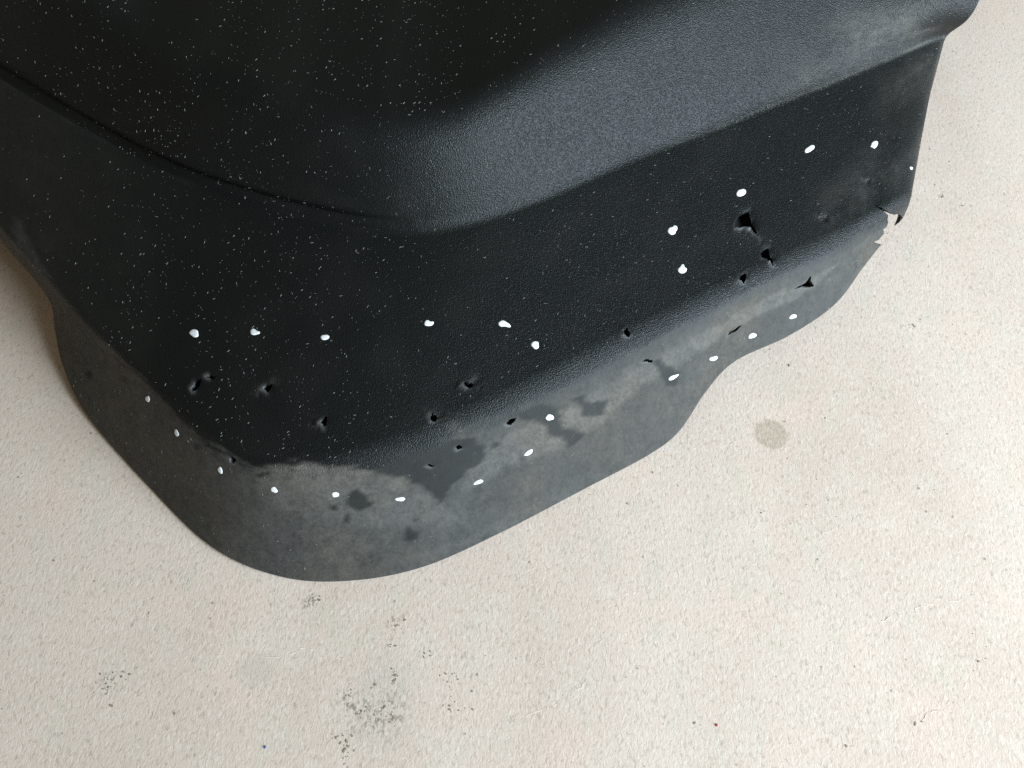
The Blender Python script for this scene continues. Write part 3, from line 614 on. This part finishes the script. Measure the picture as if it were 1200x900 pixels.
def build_backing():
    '''dark strip added behind the skin to keep leaked light out of the tears'''
    r0, r1, c0, c1, st = A_ROW + 22, B_ROW + 86, int(.10 * NU), int(.925 * NU), 6
    jj = np.arange(r0, r1, st); ii = np.arange(c0, c1, st)
    p = (G - NRM * np.interp(un, [0, .68, .74, 1], [.0048, .0048, .0095, .0095])[..., None])[np.ix_(jj, ii)]; q = (G - NRM * .019)[np.ix_(jj, ii)]
    q[..., 2] = np.maximum(q[..., 2], .004); p[..., 2] = np.maximum(p[..., 2], .008)
    a, c = len(jj), len(ii); V = np.concatenate([p.reshape(-1, 3), q.reshape(-1, 3)]); n0 = a * c
    Fc = []
    for j in range(a - 1):
        for i in range(c - 1):
            k = j * c + i; f = (k, k + 1, k + c + 1, k + c); Fc += [f, tuple(x + n0 for x in f[::-1])]
    for j in range(a - 1):
        for i in (0, c - 1):
            k = j * c + i; Fc.append((k, k + c, k + c + n0, k + n0))
    for i in range(c - 1):
        for j in (0, a - 1):
            k = j * c + i; Fc.append((k, k + 1, k + 1 + n0, k + n0))
    me = bpy.data.meshes.new('added_tear_backing'); me.from_pydata(V.tolist(), [], Fc); me.update()
    link('added_tear_backing', me, M_BACKING, bumper)
build_backing()

# ------------------------------------------------------------------ white paint-pen dots
def build_paint():
    for name, poly in PAINT:
        pts = [at(G, u, v) for u, v in poly]
        cu = sum(p[0] for p in poly) / len(poly); cv = sum(p[1] for p in poly) / len(poly)
        nn = at(N2, cu, cv); nn = nn / np.linalg.norm(nn)
        c = sum(pts) / len(pts)
        # round the outline off once (corner cutting)
        q = []
        for i in range(len(pts)):
            a, b_ = pts[i], pts[(i + 1) % len(pts)]
            q += [a * .75 + b_ * .25, a * .25 + b_ * .75]
        rings = [(1.0, -.00010), (.97, .00012), (.82, .00030), (.45, .00038)]
        V, Fc = [], []
        m = len(q)
        for s, h in rings:
            for p in q: V.append(tuple(c + (p - c) * s + nn * h))
        V.append(tuple(c + nn * .00034))
        for k in range(len(rings) - 1):
            for i in range(m):
                Fc.append((k * m + i, k * m + (i + 1) % m, (k + 1) * m + (i + 1) % m, (k + 1) * m + i))
        for i in range(m): Fc.append(((len(rings) - 1) * m + i, (len(rings) - 1) * m + (i + 1) % m, len(V) - 1))
        me = bpy.data.meshes.new(name); me.from_pydata(V, [], Fc); me.update()
        for p in me.polygons: p.use_smooth = True
        link(name, me, M_PAINT, ledge_part if cv * (NV - 1) < B_ROW else flange_part)
build_paint()

# ------------------------------------------------------------------ lint and dust lying on the plastic
def build_dust():
    rng = np.random.default_rng(11)
    clump = blur(rng.normal(0, 1, (NV, NU)), 8); clump /= clump.std()
    V, Fc = [], []
    def fleck(j, i, L, W, ang, bend=0.0):
        u, v = (i + rng.uniform(-.5, .5)) / (NU - 1), (j + rng.uniform(-.5, .5)) / (NV - 1)
        p = at(G, u, v); n = at(N2, u, v); n = n / np.linalg.norm(n)
        t = np.array([math.cos(ang), math.sin(ang), 0.0]); t -= n * np.dot(t, n); t /= np.linalg.norm(t)
        s = np.cross(n, t); h = n * .00016
        k0 = len(V)
        steps = 1 if bend == 0 else 4
        for q in range(steps + 1):
            x = q / steps - .5
            o = p + t * L * x + s * bend * (4 * x * x - 1)
            w = W * (.5 if steps > 1 else .5)
            V.append(tuple(o - s * w)); V.append(tuple(o + s * w)); V.append(tuple(o + h))
        for q in range(steps):
            a = k0 + 3 * q; b_ = a + 3
            Fc.extend([(a, a + 2, b_ + 2, b_), (a + 2, a + 1, b_ + 1, b_ + 2)])
    da = np.linalg.norm(np.cross(np.gradient(G, axis=0), np.gradient(G, axis=1)), axis=2); da /= da.max()
    ub = np.linspace(0, 1, NU)
    d_up = np.interp(ub, [0, .1, .25, .5, .7, 1], [.15, .6, 1.0, .75, .40, .15])
    d_ld = np.interp(ub, [0, .1, .3, .6, .8, 1], [.06, .14, .85, .75, .55, .5])
    dens = np.where(VV > B_ROW, .38, np.where(VV > A_ROW, d_ld[None, :], d_up[None, :])) * np.clip(.75 + .35 * clump, .05, 1.8) * da
    kill = np.zeros((NV, NU), bool); kill[:-1, :-1] = face_kill
    dens[blur(kill.astype(float), 3) > 0] = 0; dens[:6] = 0; dens[-4:] = 0; dens[:, :2] = 0; dens[:, -2:] = 0
    pk = rng.choice(NV * NU, 6500, replace=False, p=(dens / dens.sum()).ravel())
    for q in pk:
        j, i = divmod(int(q), NU); r = rng.random()
        if r < .78: fleck(j, i, rng.uniform(.00015, .00042), rng.uniform(.00012, .00023), rng.uniform(0, 6.28))
        elif r < .9985: fleck(j, i, rng.uniform(.0006, .0016), rng.uniform(.00016, .0003), rng.normal(1.1, .7))
        else: fleck(j, i, rng.uniform(.002, .004), rng.uniform(.0002, .00035), rng.uniform(0, 6.28), rng.uniform(-.0005, .0005))
    for _ in range(620):          # settled in the crease at the right
        u = rng.choice([rng.normal(.765, .035), rng.uniform(.62, .95)]); i = int(np.clip(u, .5, .95) * (NU - 1)); j = int(A_ROW + rng.normal(3, 5))
        fleck(j, i, rng.uniform(.0002, .0006), rng.uniform(.00015, .0003), rng.uniform(0, 6.28))
    me = bpy.data.meshes.new('dust_flecks'); me.from_pydata(V, [], Fc); me.update()
    o = link('dust_flecks', me, M_DUST)
    tag(o, 'pale lint and dust flecks scattered over the black plastic', 'dust', kind='stuff')
build_dust()

# ------------------------------------------------------------------ grit on the floor
def build_grit():
    rnd = random.Random(21); V, Fc = [], []
    def crumb(x, y, r, el=1.0):
        k0 = len(V); n = 6; a0 = rnd.uniform(0, 6.28); th = rnd.uniform(0, 3.14)
        ring = []
        for k in range(n):
            a = a0 + 2 * math.pi * k / n; rr = r * rnd.uniform(.6, 1.15)
            px, py = rr * math.cos(a) * el, rr * math.sin(a)
            ring.append((x + px * math.cos(th) - py * math.sin(th), y + px * math.sin(th) + py * math.cos(th)))
        for (px, py) in ring: V.append((px, py, -.0003))
        for (px, py) in ring: V.append((x + (px - x) * .7, y + (py - y) * .7, r * rnd.uniform(.15, .4)))
        for k in range(n): Fc.append((k0 + k, k0 + (k + 1) % n, k0 + n + (k + 1) % n, k0 + n + k))
        Fc.append(tuple(k0 + n + k for k in range(n)))
    for (cx, cy), rad, cnt in SCUFFS:
        for _ in range(cnt):
            crumb(cx + rnd.gauss(0, rad * .5), cy + rnd.gauss(0, rad * .5), rnd.choice([.0004, .0005, .0006, .0009]) * rnd.uniform(.7, 1.1), rnd.uniform(1, 1.8))
    for _ in range(650):
        crumb(rnd.uniform(-.45, .5), rnd.uniform(-.3, .4), rnd.uniform(.00022, .0005), rnd.uniform(1, 2.2))
    for _ in range(25):
        crumb(rnd.uniform(-.4, .45), rnd.uniform(-.28, .35), rnd.uniform(.0006, .0010), rnd.uniform(1, 2.2))
    me = bpy.data.meshes.new('grit'); me.from_pydata(V, [], Fc); me.update()
    tag(link('grit', me, M_GRIT), 'dark grit crumbs scattered on the pale concrete', 'grit', kind='stuff')
    for nm, key, m, lab in (('paint_chip', 'blue', M_BLUE, 'tiny blue chip on the concrete at the bottom edge'),
                            ('paint_chip', 'red', M_RED, 'tiny red chip on the concrete at lower right')):
        x, y = FLOOR_SPOTS[key]
        V2 = [(-.0007, -.0003, 0), (.0008, -.0004, 0), (.0005, .0004, 0), (-.0005, .0004, 0), (-.0007, -.0003, .0005), (.0008, -.0003, .0006), (.0005, .0004, .0006), (-.0004, .0003, .0005)]
        me = bpy.data.meshes.new(nm); me.from_pydata(V2, [], [(4, 5, 6, 7), (0, 1, 5, 4), (1, 2, 6, 5), (2, 3, 7, 6), (3, 0, 4, 7)]); me.update()
        o = link(nm, me, m); o.location = (x, y, .0001); o.rotation_euler = (0, 0, 1.2)
        tag(o, lab, 'chip')
build_grit()
